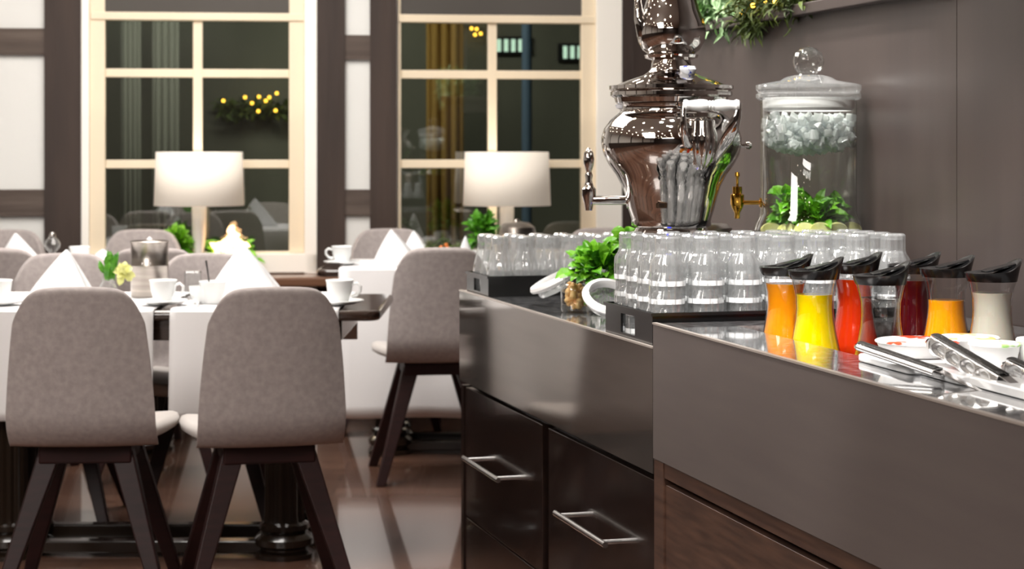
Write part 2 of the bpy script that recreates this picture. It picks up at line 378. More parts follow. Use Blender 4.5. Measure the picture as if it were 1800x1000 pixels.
# ring of warm lights behind the pane stands for a reflected chandelier
def rnd(a, b2): return random.uniform(a, b2)
def needles(mb, c, rad, n, L=.05, W=.004):
    for _ in range(n):
        p = Vector(c) + Vector((rnd(-1, 1) * rad[0], rnd(-1, 1) * rad[1], rnd(-1, 1) * rad[2]))
        mb.leaf(p, (rnd(-1, 1), rnd(-1, 1), rnd(-1, .6)), (rnd(-1, 1), rnd(-1, 1), 1), L * rnd(.6, 1.3), W * rnd(.8, 1.6))
k = 12.9 / F
t = thing('reflected_light_ring', 'leafy ring of warm lights standing for the chandelier reflected in the left window', 'garland', P(450, 190, k))
mb = MB(); needles(mb, (0, 0, 0), (.26, .1, .05), 260, .07, .02); obj('foliage', mb, 'pinedark', t)['kind'] = 'stuff'
for (px, py) in ((436, 172), (448, 182), (460, 171), (472, 178), (491, 165), (489, 195), (459, 196), (398, 178), (478, 172)):
    q = P(px, py, k) - P(450, 190, k); obj('fairy_light', MB().ball((q.x, -.14, q.z), .011, 6), 'warmbulb', t, smooth=True)
t = thing('light_cluster', 'small cluster of warm string lights at the top of the right window', 'lights', P(820, 50, k))
for (px, py) in ((812, 52), (829, 50), (838, 51), (835, 61), (845, 59), (782, 44)):
    q = P(px, py, k) - P(820, 50, k); obj('bulb', MB().ball((q.x, 0, q.z), .011, 6), 'warmbulb', t, smooth=True)
obj('cable', MB().tube([(-.15, 0, .02), (-.1, .03, 0), (0, .08, .02), (.05, .099, 0), (.12, .03, 0)], .004, 6), 'gap', t)
for (x0, n_, py, lab) in ((877, 4, 79, 'row of four pale lit slots left of the drainpipe beyond the right window'), (994, 3, 91, 'row of three pale lit slots right of the drainpipe beyond the right window')):
    q = P(x0, py, k); t = thing('wall_lamp', lab, 'lamp', (q.x, 12.995, q.z))
    obj('lamp_housing', MB().box(-.05, n_ * .05 + .02, -.03, .004, -.06, .06), 'gap', t)
    for i in range(n_): obj('light_slot', MB().box(i * .048 - .014, i * .048 + .014, -.036, -.03, -.042, .042), 'slot', t, bevel=.003)
# right hand partition wall (dark panels) in its own frame: x = away from the room, y = along
PA = math.atan(.2559)
def onp(Y): return (1.924 - .2559 * Y, Y)
PL = onp(3.96) + (0,)          # the panel seam
L_end = (5.69 - 3.96) / math.cos(PA)
pm = MB(); pm.box(0, .12, .0015, L_end, 0, 1.575); pm.box(0, .12, -7, -.0015, 0, 3.0); pm.box(.012, .12, -.003, .003, 0, 3)
pm.box(.0, .12, .0015, .42, 1.605, 3.0); pm.box(.30, .36, .42, L_end, 1.6, 3.0); pm.box(.12, .36, .42, L_end, 1.5, 1.575)
struct('wall_right', pm, 'panel', loc=PL, rotz=PA)
struct('trim_23', MB().box(-.03, .30, .0, L_end + .03, 1.575, 1.603), 'panel', loc=PL, rotz=PA, bevel=.003)

# garland on the ledge of the partition
cP, sP = math.cos(PA), math.sin(PA)
def pw(x, y, z): return Vector((PL[0] + x * cP - y * sP, PL[1] + x * sP + y * cP, z))
t = thing('fir_garland', 'green fir garland with warm lights lying on the ledge above the samovar', 'garland', pw(.05, 1.1, 1.6), PA)
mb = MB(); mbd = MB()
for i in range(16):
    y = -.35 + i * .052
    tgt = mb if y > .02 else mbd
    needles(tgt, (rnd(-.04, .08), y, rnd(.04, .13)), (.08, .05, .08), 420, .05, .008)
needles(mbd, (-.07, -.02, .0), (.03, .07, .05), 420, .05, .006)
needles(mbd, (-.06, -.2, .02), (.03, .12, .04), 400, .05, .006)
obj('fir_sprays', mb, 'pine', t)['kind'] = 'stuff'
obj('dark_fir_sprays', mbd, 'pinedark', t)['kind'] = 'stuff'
for i in range(16):
    obj('fairy_light', MB().ball((rnd(-.11, -.04), rnd(-.4, .1), rnd(.0, .14)), .006, 6), 'warmbulb', t, smooth=True)

# ceiling downlights (they show as sparks in chrome and glass)
dl = None
for i, (x, y) in enumerate([(x, y) for y in (-1.6, -.5, .6, 1.5, 2.4, 3.3, 4.2, 5.1, 6.0, 7.0, 8.0) for x in (-3.4, -2.4, -1.5, -.7, .1)]):
    if dl is None:
        dl = thing('ceiling_downlight', 'round recessed ceiling downlight above the dining room', 'light', (x, y, 2.99), 0, 'ceiling downlights')
        obj('trim_ring', MB().lathe([(.045, -.004), (.06, -.006), (.06, .008), (.045, .008)], n=20), 'steel', dl, smooth=True)
        obj('lens', MB().lathe([(.0001, -.002), (.045, -.002), (.045, .008)], n=20), 'downlight', dl)
    else: dup(dl, (x, y, 2.99))

# ------------------------------------------------------------------ chairs
def make_chair():
    t = thing('dining_chair', '', 'chair', group='upholstered dining chairs')
    def half(z):                                   # half width of the back by height above .45
        q = z / .43
        return .196 - .012 * q - .030 * q * q
    def back(u, v):
        a = math.sin((u - .5) * PI)
        z = (.428 + .006 * (1 - a * a) - .080 * abs(a) ** 10 - .010 * abs(a) ** 4) * v; x = a * half(z)
        b = max(0, 1 - z / .09)                    # foot of the back bends forward into the seat
        y = .065 * b * b - .055 * (z / .43) ** 1.3 - .012 * (1 - a * a) + .02 * abs(a) ** 3
        return (x, y, .452 + z)
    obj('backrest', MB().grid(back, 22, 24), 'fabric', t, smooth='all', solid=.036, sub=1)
    def seat(u, v):
        vv = v; y = .04 + .40 * vv; hw = .192 + .038 * math.sin(min(1, vv * 1.5) * PI / 2)
        if vv > .75:
            q = (vv - .75) / .25; hw -= .09 * (1 - math.sqrt(max(0, 1 - q ** 2.2)))
        a = u * 2 - 1
        z = .470 + .018 * a * a * (1 - .5 * vv) - .012 * max(0, vv - .8) / .2 - .0
        return (a * hw, y, z)
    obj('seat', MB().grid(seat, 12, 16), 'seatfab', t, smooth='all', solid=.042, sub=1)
    obj('leg_bracket', MB().box(-.125, .125, .07, .33, .395, .447), 'leg', t, bevel=.006)
    for sx in (-1, 1):
        obj('leg', MB().beam((sx * .095, .11, .43), (sx * .225, -.035, 0), .062, .034, .05, .032), 'leg', t, bevel=.004)
        obj('leg', MB().beam((sx * .095, .29, .43), (sx * .215, .43, 0), .062, .034, .05, .032), 'leg', t, bevel=.004)
    return t
ch0 = make_chair(); used = [False]
def chair(px, k, ang, label):
    p = ((px - 900) * k, F * k, 0)
    if not used[0]:
        used[0] = True; ch0.location = p; ch0.rotation_euler.z = R(ang); ch0['label'] = label; return ch0
    return dup(ch0, p, R(ang), label)
chair(142, .001525, 4, 'left of the two nearest grey felt chairs, its back to us at the front table')
chair(479, .001525, 13, 'right of the two nearest grey felt chairs, its back to us at the front table')
chair(110, .00198, 183, 'grey chair facing us across the front table, behind the vase and napkin')
chair(366, .00198, 187, 'grey chair facing us across the front table, behind cups and glass shaker')
chair(-5, .00212, 3, 'darker grey chair, back to us, cut by the left picture edge')
chair(272, .00212, 3, 'grey chair at the second table row, back to us, mostly hidden by the steel jug')
chair(249, .00257, 183, 'pale grey chair beneath the left window, facing us behind the steel jug')
chair(8, .00257, 183, 'pale grey chair against the white plaster at far left, facing us')
chair(773, .00213, 9, 'grey felt chair, back to us, next to the far end of the buffet counter')
chair(684, .0026, 184, 'pale grey chair between the two windows, facing us behind the tall napkin')
chair(1060, .00262, 182, 'pale grey chair beneath the right window, seen over the pear shaped glasses')

# ------------------------------------------------------------------ tables
def rrect(x0, x1, y0, y1, r, n=6):
    pts = []
    for cx, cy, a0 in ((x1 - r, y1 - r, 0), (x0 + r, y1 - r, 90), (x0 + r, y0 + r, 180), (x1 - r, y0 + r, 270)):
        for i in range(n + 1):
            a = R(a0 + 90 * i / n); pts.append((cx + r * math.cos(a), cy + r * math.sin(a)))
    return pts
colprof = [(.001, 0), (.092, 0), (.092, .014), (.074, .024), (.074, .03), (.090, .040), (.092, .060), (.080, .072), (.070, .078), (.078, .088), (.076, .102), (.062, .11)]
def make_table(label, x0, x1, y0, y1, rot=0, cols=None):
    cx, cy = (x0 + x1) / 2, (y0 + y1) / 2; W = x1 - x0; D = y1 - y0
    t = thing('dining_table', label, 'table', (cx, cy, 0), rot, 'dark wooden dining tables')
    obj('tabletop', MB().prism(rrect(-W / 2, W / 2, -D / 2, D / 2, .05), .728, .76), 'tablewood', t, bevel=.012, smooth=True)
    obj('apron', MB().box(-W / 2 + .12, W / 2 - .12, -D / 2 + .05, D / 2 - .05, .665, .728), 'tablewood', t, bevel=.004)
    for sx in (-1, 1):
        for sy in (-1, 1):
            X = sx * (W / 2 - .30); Yy = -(D / 2 - .085) if sy < 0 else -.05
            c = obj('leg', MB().lathe([(.062, .11), (.058, .13), (.056, .60)], n=64, flute=(16, .045)), 'column', t, loc=(X, Yy, 0), smooth=True)
            obj('leg_base', MB().lathe(colprof, n=32), 'column', c, smooth=True)
            obj('leg_capital', MB().lathe([(.056, .60), (.07, .61), (.07, .63), (.058, .64), (.075, .665)], n=32), 'column', c, smooth=True)
    obj('stretcher', MB().box(-W / 2 + .3, W / 2 - .3, -D / 2 + .06, -D / 2 + .11, .012, .05), 'column', t, bevel=.005)
    obj('stretcher', MB().box(-W / 2 + .3, W / 2 - .3, -.05, 0, .012, .055), 'column', t, bevel=.005)
    return t
make_table('long dark table in front with white runners, the two nearest chairs pushed up to it', -1.85, -.40, 5.86, 6.56)
make_table('dark table in the second row under a white cloth, left of the window light', -2.75, -1.2, 7.78, 8.42)
make_table('dark table by the right window under a long white cloth, next to the buffet end', -.80, .60, 7.88, 8.52)
def runner(label, x0, x1, ytab0, ytab1, zdrop, name='table_runner', cat='table runner', group=None, back=.16, sides=0):
    path = [(ytab1 + .012, .7635 - back), (ytab1 + .012, .75), (ytab1, .7645), (ytab0 + .005, .7645), (ytab0 - .010, .757)]
    n = 12
    for i in range(1, n + 1): path.append((ytab0 - .012, .757 - (.757 - zdrop) * i / n))
    ph = rnd(0, 6)
    def fn(u, v):
        f = v * (len(path) - 1); i = min(int(f), len(path) - 2); q = f - i
        y = path[i][0] * (1 - q) + path[i + 1][0] * q; z = path[i][1] * (1 - q) + path[i + 1][1] * q
        d = max(0, .74 - z) if y < ytab1 - .1 else 0
        y -= d * .05 * (1 + math.sin(u * 15 + ph)) * .8
        return (x0 + (x1 - x0) * u, y, z)
    o = obj(name, MB().grid(fn, 24, (len(path) - 1)), 'linen', smooth=True, solid=.003)
    return tag(o, label, cat, group)
runner('white linen runner over the front table, hanging down behind the left near chair', -1.75, -1.085, 5.86, 6.56, .43)
runner('white linen runner over the front table, hanging down behind the right near chair', -1.035, -.525, 5.86, 6.56, .43)
runner('white cloth covering the second row table at left', -2.7, -1.3, 7.78, 8.42, .4, 'tablecloth', 'tablecloth')
runner('long white cloth on the table by the right window, hanging almost to the floor', -.705, .55, 7.88, 8.52, .16, 'tablecloth', 'tablecloth')

# ------------------------------------------------------------------ tableware
ZTB = .7665
def make_cup():
    t = thing('coffee_cup', '', 'cup', group='white coffee cups on the tables')
    obj('bowl', MB().lathe([(.001, .004), (.022, .002), (.026, .0), (.03, .01), (.038, .035), (.042, .066), (.0445, .068), (.0435, .07), (.041, .067), (.036, .03), (.024, .008), (.001, .007)], n=28), 'china', t, smooth=True)
    pts = [(.04, 0, .055), (.056, 0, .060), (.067, 0, .050), (.066, 0, .036), (.053, 0, .022), (.037, 0, .02)]
    obj('handle', MB().tube(pts, .0045, 8), 'china', t, smooth=True)
    return t
def make_saucer():
    o = obj('saucer', MB().lathe([(.001, .006), (.03, .005), (.035, .003), (.045, .004), (.072, .013), (.076, .016), (.074, .018), (.045, .010), (.03, .009), (.001, .009)], n=36), 'china', smooth=True)
    return tag(o, '', 'saucer', 'white saucers under the cups')
cup0 = make_cup(); sau0 = make_saucer(); cu = [0]
def cup(px, py, k, ang, label, saucer=True, sl=None, sc_=1.0):
    p = P(px, py, k); z = ZTB
    if saucer:
        if not cu[0]: s = sau0; s.location = (p.x, p.y, z)
        else: s = dup(sau0, (p.x, p.y, z))
        s['label'] = sl
    if not cu[0]: c = cup0; c.location = (p.x, p.y, z + .0095); c.rotation_euler.z = R(ang); c['label'] = label
    else: c = dup(cup0, (p.x, p.y, z + (.0095 if saucer else .001)), R(ang), label)
    c.scale = (sc_,) * 3
    cu[0] = 1
cup(287, 540, .00176, -15, 'white coffee cup on the front table, between the two nearest chairs', sl='white saucer on the front table, between the two nearest chairs')
cup(597, 540, .00176, -10, 'white coffee cup on the bare right end of the front table', sl='white saucer on the bare right end of the front table')
cup(-3, 540, .00176, 200, 'white cup on the front table, cut by the left picture edge', sl='white saucer on the front table, cut by the left picture edge')
cup(601, 460, .00237, 180, 'white cup, handle to the left, on the dark corner of the right window table', sl='white saucer on the bare corner of the table by the right window')
cup(140, 460, .00236, 90, 'white cup on the second row table, in front of the dark post', sl='white saucer on the second row table, in front of the dark post')
cup(374, 540, .00178, 110, 'white cup holding a dark spoon, behind the small bowl', saucer=False)
# spoon in that cup
o = obj('spoon', MB().tube([(0, 0, .03), (-.004, .0, .08), (-.012, 0, .135)], [.004, .002, .003], 8), 'rubber', loc=P(369, 540, .00178).xy.to_3d() + Vector((0, 0, ZTB)), smooth=True)
tag(o, 'dark thin spoon leaning in the cup behind the small bowl', 'spoon')
o = obj('sugar_bowl', MB().lathe([(.001, .0), (.02, 0), (.028, .012), (.034, .04), (.036, .055), (.033, .055), (.028, .015), (.001, .008)], n=24), 'china', loc=(P(352, 540, .00178).x, F * .00178, ZTB), smooth=True)
tag(o, 'small white bowl beside the glass block on the front table', 'bowl')
o = obj('glass_block', MB().box(-.026, .026, -.02, .02, 0, .09), 'glass', loc=(P(339, 540, .00184).x, F * .00184, ZTB), bevel=.006)
tag(o, 'square clear tealight glass on the front table', 'glass')
t = thing('salt_shaker', 'round clear glass shaker with chrome cap on the front table', 'shaker', (P(408, 540, .00187).x, F * .00187, ZTB))
obj('glass_ball', MB().lathe([(.001, 0), (.022, .0), (.014, .012), (.012, .05), (.022, .07), (.027, .085), (.022, .102), (.012, .112)], n=24), 'glass', t, smooth=True)
obj('cap', MB().lathe([(.013, .11), (.014, .118), (.008, .128), (.001, .13)], n=20), 'chrome', t, smooth=True)
obj('salt', MB().lathe([(.001, .072), (.018, .074), (.024, .086), (.001, .092)], n=20), 'white', t, smooth=True)
t = thing('salt_shaker', 'tall glass shaker on the second row table by the dark post', 'shaker', (P(92, 460, .00236).x, F * .00236, ZTB))
obj('glass_ball', MB().lathe([(.001, 0), (.022, .0), (.014, .012), (.013, .055), (.03, .075), (.034, .09), (.026, .105), (.012, .12)], n=24), 'glass', t, smooth=True)
obj('cap', MB().lathe([(.013, .118), (.014, .126), (.008, .138), (.001, .14)], n=20), 'chrome', t, smooth=True)
# forks
for (px, k, lab) in ((343, .00174, 'fork lying on the right runner of the front table, tines towards us'), (30, .00176, 'fork lying on the left runner beside the cut off cup')):
    t = MB(); t.tube([(0, .16, .004), (0, .05, .004), (0, .04, .006)], [.003, .002, .004], 6)
    for i in (-1.5, -.5, .5, 1.5): t.tube([(0, .045, .006), (i * .005, .03, .006), (i * .005, -.005, .005)], .0012, 6)
    tag(obj('fork', t, 'steel', loc=((px - 900) * k, F * k, ZTB + .002), smooth=True), lab, 'fork')
# napkins: a sheet folded into a standing pyramid
def napkin(px, py, k, wd, ht, label, rot=0, ztab=ZTB, lean=0):
    mb = MB(); r = wd / 2
    base = []
    n = 22
    for i in range(n + 1):
        a = PI * 1.06 + (PI * .88) * i / n      # front fan
        q = 1 - .10 * abs(math.sin(i * PI / n * 2.5))
        base.append((r * q * math.cos(a), r * .75 * q * math.sin(a)))
    def fn(u, v):
        i = u * n; j = min(int(i), n - 1); f = i - j
        x = base[j][0] * (1 - f) + base[j + 1][0] * f; y = base[j][1] * (1 - f) + base[j + 1][1] * f
        s = (1 - v) ** .92; b = .035 * math.sin(v * PI)
        return (x * (s + b * .6) + lean * v, y * (s + b), ht * v)
    mb.grid(fn, 22, 10)
    def fb(u, v):
        x = -r * .96 + 2 * r * .96 * u
        return (x * (1 - v) ** .95 + lean * v, .02 + .05 * (1 - v) - .06 * (1 - (2 * u - 1) ** 2) * (1 - v), ht * v)
    mb.grid(fb, 12, 8)
    o = obj('napkin', mb, 'napkin', loc=((px - 900) * k, F * k, ztab), rotz=R(rot), smooth=True, solid=.003)
    return tag(o, label, 'napkin', 'white napkins folded into pyramids')
napkin(105, 0, .00180, .23, .165, 'white napkin pyramid on the front table, beside the green stem vase', 0, lean=.02)
napkin(432, 0, .00184, .27, .175, 'white napkin pyramid on the front table, behind the right near chair', 0, lean=-.01)
napkin(262, 0, .00232, .16, .125, 'white napkin pyramid on the second row table, seen above the steel jug')
napkin(35, 0, .00232, .20, .14, 'white napkin pyramid on the second row table at the left picture edge', lean=-.02)
napkin(180, 0, .00240, .15, .06, 'low white folded napkin beside the cup before the dark post')
napkin(700, 0, .00236, .22, .15, 'tall white napkin pyramid on the table by the right window, right of the cup', lean=-.03)
napkin(735, 0, .00243, .17, .135, 'white napkin pyramid on the right window table, tucked behind the taller one', lean=-.02)
napkin(818, 0, .00232, .09, .13, 'narrow white napkin next to the green plant by the right window')
# steel jug
t = thing('steel_jug', 'tall polished steel wine cooler on the front table, reflecting stripes', 'jug', (P(263, 0, .00186).x, F * .00186, ZTB))
obj('body', MB().lathe([(.001, 0), (.058, 0), (.061, .004), (.061, .10), (.0625, .102), (.0625, .106), (.061, .108), (.061, .178), (.064, .182), (.061, .184), (.058, .178), (.058, .01), (.001, .008)], n=40), 'brush_steel', t, smooth=True)
for sx in (-1, 1): obj('handle_stud', MB().ball((sx * .012, -.062, .112), .004, 6), 'chrome', t, smooth=True)
# vase with green stem and yellow bloom
t = thing('flower_vase', 'small glass vase with dark green stems and a pale yellow bloom', 'vase', (P(190, 0, .0018).x, F * .0018, ZTB))
obj('glass', MB().lathe([(.001, 0), (.03, 0), (.036, .02), (.03, .045), (.018, .065), (.02, .075)], n=24), 'glass', t, smooth=True)
mb = MB()
for i in range(16):
    a = rnd(-.7, .7); mb.leaf((rnd(-.01, .02), rnd(-.01, .01), .06 + rnd(0, .06)), (a * .6, rnd(-.2, .2), 1), (0, -1, .2), rnd(.04, .08), .018)
obj('leaves', mb, 'mintdark', t)
mb = MB()
for i in range(18): mb.leaf((.05, 0, .09), (rnd(-.6, 1), rnd(-1, .6), rnd(-1, 1)), (0, -1, .3), rnd(.03, .045), .024)
obj('bloom', mb, 'pistil', t)

# ------------------------------------------------------------------ lamps on the window ledge
def wallpt(px, d, z):
    s = ws(px); c, s2 = math.cos(TH), math.sin(TH)
    return Vector((s * c + d * s2, 9.3105 + s * s2 - d * c, z))
def lamp(px, label):
    p = wallpt(px, .20, ZW0)
    k = p.y / F; x = (px - 900) * k
    t = thing('table_lamp', label, 'lamp', (x, p.y, ZW0), 0, 'table lamps on the window ledge')
    obj('base', MB().lathe([(.001, 0), (.075, 0), (.075, .012), (.02, .018), (.020, .022)], n=28), 'lampbase', t, smooth=True)
    obj('stem', MB().lathe([(.015, .02), (.018, .08), (.032, .20), (.034, .30), (.030, .42), (.012, .46)], n=24), 'lampbase', t, smooth=True)
    zb = HC - (361 - HY) * k - ZW0; zt = HC - (267 - HY) * k - ZW0
    obj('lamp_shade', MB().lathe([(.205, zb), (.196, zt)], n=48), 'shade', t, smooth=True, solid=.003)
    obj('shade_spider', MB().box(-.2, .2, -.003, .003, zt - .02, zt - .015), 'steel', t)
    l = bpy.data.lights.new('bulb', 'POINT'); l.energy = 5; l.color = (1, .88, .72); l.shadow_soft_size = .03
    lo = bpy.data.objects.new('lamp_bulb', l); COL.objects.link(lo); lo.parent = t; lo.location = (0, 0, (zb + zt) / 2)
lamp(350, 'drum shade lamp on the ledge of the left window')
lamp(891, 'drum shade lamp on the ledge of the right window')
# plants by the windows
def leafball(mb, c, r, n, L, W):
    for _ in range(n):
        d = Vector((rnd(-1, 1), rnd(-1, 1), rnd(-.4, 1)))
        if d.length < .1: continue
        d.normalize(); q = rnd(.3, 1)
        mb.leaf(Vector(c) + Vector((d.x * r[0] * q, d.y * r[1] * q, d.z * r[2] * q)), d + Vector((rnd(-.5, .5), rnd(-.5, .5), rnd(-.3, .5))), (rnd(-.4, .4), -.6, 1), L * rnd(.7, 1.3), W * rnd(.7, 1.2))
def ledgept(px, d=.14): return wallpt(px, d, ZW0)
p = ledgept(309)
t = thing('potted_plant', 'bright green leafy plant left of the left window lamp', 'plant', p)
obj('pot', MB().lathe([(.001, 0), (.035, 0), (.048, .07), (.044, .07), (.001, .06)], n=24), 'china', t, smooth=True)
mb = MB(); leafball(mb, (.01, 0, .11), (.07, .07, .10), 190, .055, .035); obj('leaves', mb, 'mint', t)
p = ledgept(405)
t = thing('flower_planter', 'white pot of green leaves with glowing orange white blossoms right of the left lamp', 'plant', p)
obj('planter', MB().box(-.09, .09, -.05, .05, 0, .07), 'china', t, bevel=.01)
mb = MB(); leafball(mb, (0, 0, .08), (.11, .07, .07), 190, .055, .035); obj('leaves', mb, 'mint', t)
mb = MB()
for (dx, dz) in ((-.05, .13), (-.02, .11), (.0, .16), (.01, .21), (.03, .18), (.06, .15), (.07, .10), (.02, .12)):
    for i in range(9): mb.leaf((dx, -.05, dz), (rnd(-1, 1), rnd(-1, 0), rnd(-1, 1)), (0, -1, .3), rnd(.03, .055), .03)
    mb.ball((dx, -.05, dz), .017, 6)
obj('blossom', mb, 'flame', t)
p = wallpt(830, .3, ZTB)
t = thing('potted_plant', 'leafy green plant with white buds in front of the right window lamp', 'plant', ((845 - 900) * .00246, F * .00246, ZTB))
obj('pot', MB().lathe([(.001, 0), (.035, 0), (.045, .05), (.04, .05), (.001, .04)], n=24), 'china', t, smooth=True)
mb = MB(); leafball(mb, (0, 0, .10), (.05, .05, .10), 130, .05, .03); obj('leaves', mb, 'mintdark', t)
t = thing('fir_decoration', 'small fir sprig with orange berries on the right window table', 'decoration', ((775 - 900) * .00236, F * .00236, ZTB))
mb = MB(); needles(mb, (0, 0, .05), (.06, .04, .05), 260, .05, .006); obj('fir_needles', mb, 'pinedark', t)['kind'] = 'stuff'
mb = MB()
for i in range(5): mb.ball((rnd(.0, .04), -.05, rnd(.05, .09)), .009, 6)
obj('berries', mb, mat('orange_berry', (230, 130, 60), .3), t, smooth=True)
o = obj('steel_cloche', MB().lathe([(.001, 0), (.085, 0), (.085, .12), (.078, .15), (.055, .168), (.015, .174), (.012, .182), (.001, .185)], n=40), 'brush_steel', loc=((908 - 900) * .00243, F * .00243, ZTB), smooth=True)
tag(o, 'brushed steel domed pot seen over the pear shaped glasses', 'pot')

# ------------------------------------------------------------------ buffet counters
BA = math.atan(.272); NA = math.atan(.2559)
ZB, ZN = .86, .91
BO = (1.310 - .272 * 3.80, 3.80); NO = (.2755, 3.778)
def fr(o, a):
    c, s = math.cos(a), math.sin(a)
    return lambda x, y, z=0: Vector((o[0] + x * c - y * s, o[1] + x * s + y * c, z))
bw = fr(BO, BA); nw = fr(NO, NA)
LB = 1.607
DB = .625
t = thing('stone_worktop', 'polished grey stone worktop of the far lower counter, carrying the trays of glasses', 'worktop', (BO[0], BO[1], 0), BA)
obj('slab', MB().box(.006, DB, 0, LB, ZB - .04, ZB), 'stone', t)
obj('apron_panel', MB().box(0, .006, .0, LB, .612, ZB), 'brushed', t)
obj('edge_strip', MB().box(-.0015, .008, .0, LB, ZB - .002, ZB + .0015), 'edge', t)
obj('end_panel', MB().box(0.006, DB, LB - .006, LB, .612, ZB - .04), 'brushed', t)
t = thing('drawer_cabinet', 'black brown cabinet under the far counter with two bar handled drawers', 'cabinet', (BO[0], BO[1], 0), BA)
obj('carcass', MB().box(.03, DB, 0, LB - .01, .0, .60), 'blackwood', t)
obj('side_panel', MB().box(.004, .03, LB - .03, LB - .003, 0, .60), 'blackwood', t)
def yb(Y): return (Y - 3.80) / math.cos(BA)
def drawer(y0, y1, z0, z1, h=None):
    d = obj('drawer', MB().box(.008, .028, y0, y1, z0, z1), 'blackwood', t, bevel=.0015)
    if h:
        ya, yb_, z = h; mb = MB()
        mb.tube([(-.034, ya, z), (-.034, yb_, z)], .0065, 14)
        for y in (ya + .03, yb_ - .03): mb.tube([(-.034, y, z), (.010, y, z)], .005, 10)
        obj('handle', mb, 'steel', d, smooth=True)['label'] = 'satin steel bar handle'
drawer(yb(4.58), LB - .033, .245, .597, (yb(4.82), yb(5.17), .426))
drawer(.004, yb(4.53), .245, .597, (yb(3.99), yb(4.34), .435))
drawer(yb(4.58), LB - .033, .02, .24); drawer(.004, yb(4.53), .02, .24)
# near counter
LN = 2.0
WX0, WX1, WY0, WY1 = .139, .52, -.70, -.095
t = thing('stone_worktop', 'polished grey stone worktop of the near higher counter, with a sunken well for the carafes', 'worktop', (NO[0], NO[1], 0), NA)
mb = MB(); DN = .655
mb.box(.006, WX0, -LN, 0, ZN - .03, ZN); mb.box(WX1, DN, -LN, 0, ZN - .03, ZN); mb.box(WX0, WX1, WY1, 0, ZN - .03, ZN); mb.box(WX0, WX1, -LN, WY0, ZN - .03, ZN)
obj('slab', mb, 'stone', t)
mb = MB()
mb.box(WX0 - .01, WX0, WY0, WY1, .79, ZN - .03); mb.box(WX1, WX1 + .01, WY0, WY1, .79, ZN - .002); mb.box(WX0, WX1, WY1, WY1 + .01, .79, ZN - .03); mb.box(WX0, WX1, WY0 - .01, WY0, .79, ZN - .03)
mb.box(WX0, WX1, WY0, WY1, .785, .795)
obj('well_liner', mb, 'brownlt', t)
obj('apron_panel', MB().box(0, .006, -LN, 0, .647, ZN), 'taupe', t)
obj('edge_strip', MB().box(-.0015, .008, -LN, 0.001, ZN - .002, ZN + .0015), 'edge', t)
obj('end_panel', MB().box(.006, DN, -.006, 0, .647, ZN - .03), 'brushed', t)
t = thing('base_cabinet', 'dark wenge cabinet below the near counter', 'cabinet', (NO[0], NO[1], 0), NA)
obj('carcass', MB().box(.03, DN, -LN, -.002, 0, .64), 'gap', t)
obj('stile', MB().box(.002, .03, -.055, 0, 0, .645), 'wenge', t, bevel=.001)
obj('rail', MB().box(.004, .03, -LN, -.056, .616, .645), 'wenge', t, bevel=.001)
obj('door_panel', MB().box(.006, .028, -.95, -.06, .02, .604), 'wenge', t, bevel=.001)
obj('door_panel', MB().box(.006, .028, -LN, -.955, .02, .604), 'wenge', t, bevel=.001)

# ------------------------------------------------------------------ trays and glasses
def tray(label, o, a, w, d, h, z0):
    """o = near left corner, x = to the wall, y = away; open box with a hand hole in its left side"""
    t = thing('serving_tray', label, 'tray', (o.x, o.y, z0), a, 'black plastic glass trays')
    obj('tray_floor', MB().box(.004, w - .004, .004, d - .004, .002, .008), 'blackplastic', t)
    mb = MB(); th = .005
    mb.box(0, w, 0, th, 0, h); mb.box(0, w, d - th, d, 0, h); mb.box(w - th, w, th, d - th, 0, h)
    a0, a1 = d * .36, d * .66
    mb.box(0, th, th, a0, 0, h); mb.box(0, th, a1, d - th, 0, h); mb.box(0, th, a0, a1, h * .76, h); mb.box(0, th, a0, a1, 0, h * .16)
    obj('tray_wall', mb, 'blackplastic', t)
    mb = MB(); mb.box(-.004, w + .004, -.004, th, h - .006, h); mb.box(-.004, w + .004, d - th, d + .004, h - .006, h); mb.box(-.004, th, th, d - th, h - .006, h); mb.box(w - th, w + .004, th, d - th, h - .006, h)
    obj('tray_rim', mb, 'blackplastic', t)
    return t
TA = bw(.010, .03); tray('black plastic tray of stacked tumblers on the lower counter beside the raised one', TA, BA, .60, .30, .065, ZB)
TB = bw(.012, 1.335); tray('black plastic tray of pear shaped glasses at the window end of the counter', TB, BA, .52, .235, .055, ZB)
def glass_obj(name, cat, group, label, prof, matn, band=None, flute=None, n=28):
    t = thing(name, label, cat, group=group)
    obj('glass_wall', MB().lathe(prof, n=n, flute=flute), matn, t, smooth=True)
    if band: obj('rim_band', MB().lathe(band, n=n), 'frost', t, smooth=True)
    return t
# upside down: z=0 is the rim, top is the base
tp = [(.0355, 0), (.0355, .038), (.0345, .046), (.027, .058), (.0255, .066), (.0255, .095), (.022, .0985), (.001, .0985)]
tpi = [(.001, .088), (.022, .088), (.0235, .084), (.0235, .066), (.025, .057), (.0325, .045), (.0335, .036), (.0335, 0)]
tum = glass_obj('tumbler', 'glass', 'upside down tumblers in the near black tray', 'clear tumbler turned upside down in the stacks of the near black tray',
                tp + [(.001, .0985)], 'tumbler', None, (12, .035), 60)
obj('thick_base', MB().lathe([(.001, .0975), (.0215, .0975), (.0245, .094), (.0235, .086), (.001, .088)], n=28), 'tumbler', tum, smooth=True)
obj('rim_band', MB().lathe([(.0364, .0), (.0364, .010), (.0352, .010), (.0352, 0), (.0364, 0)], n=28), 'frost', tum, smooth=True)
first = True
ORD = ('first', 'second', 'third', 'fourth', 'fifth', 'sixth', 'seventh')
NT = 4
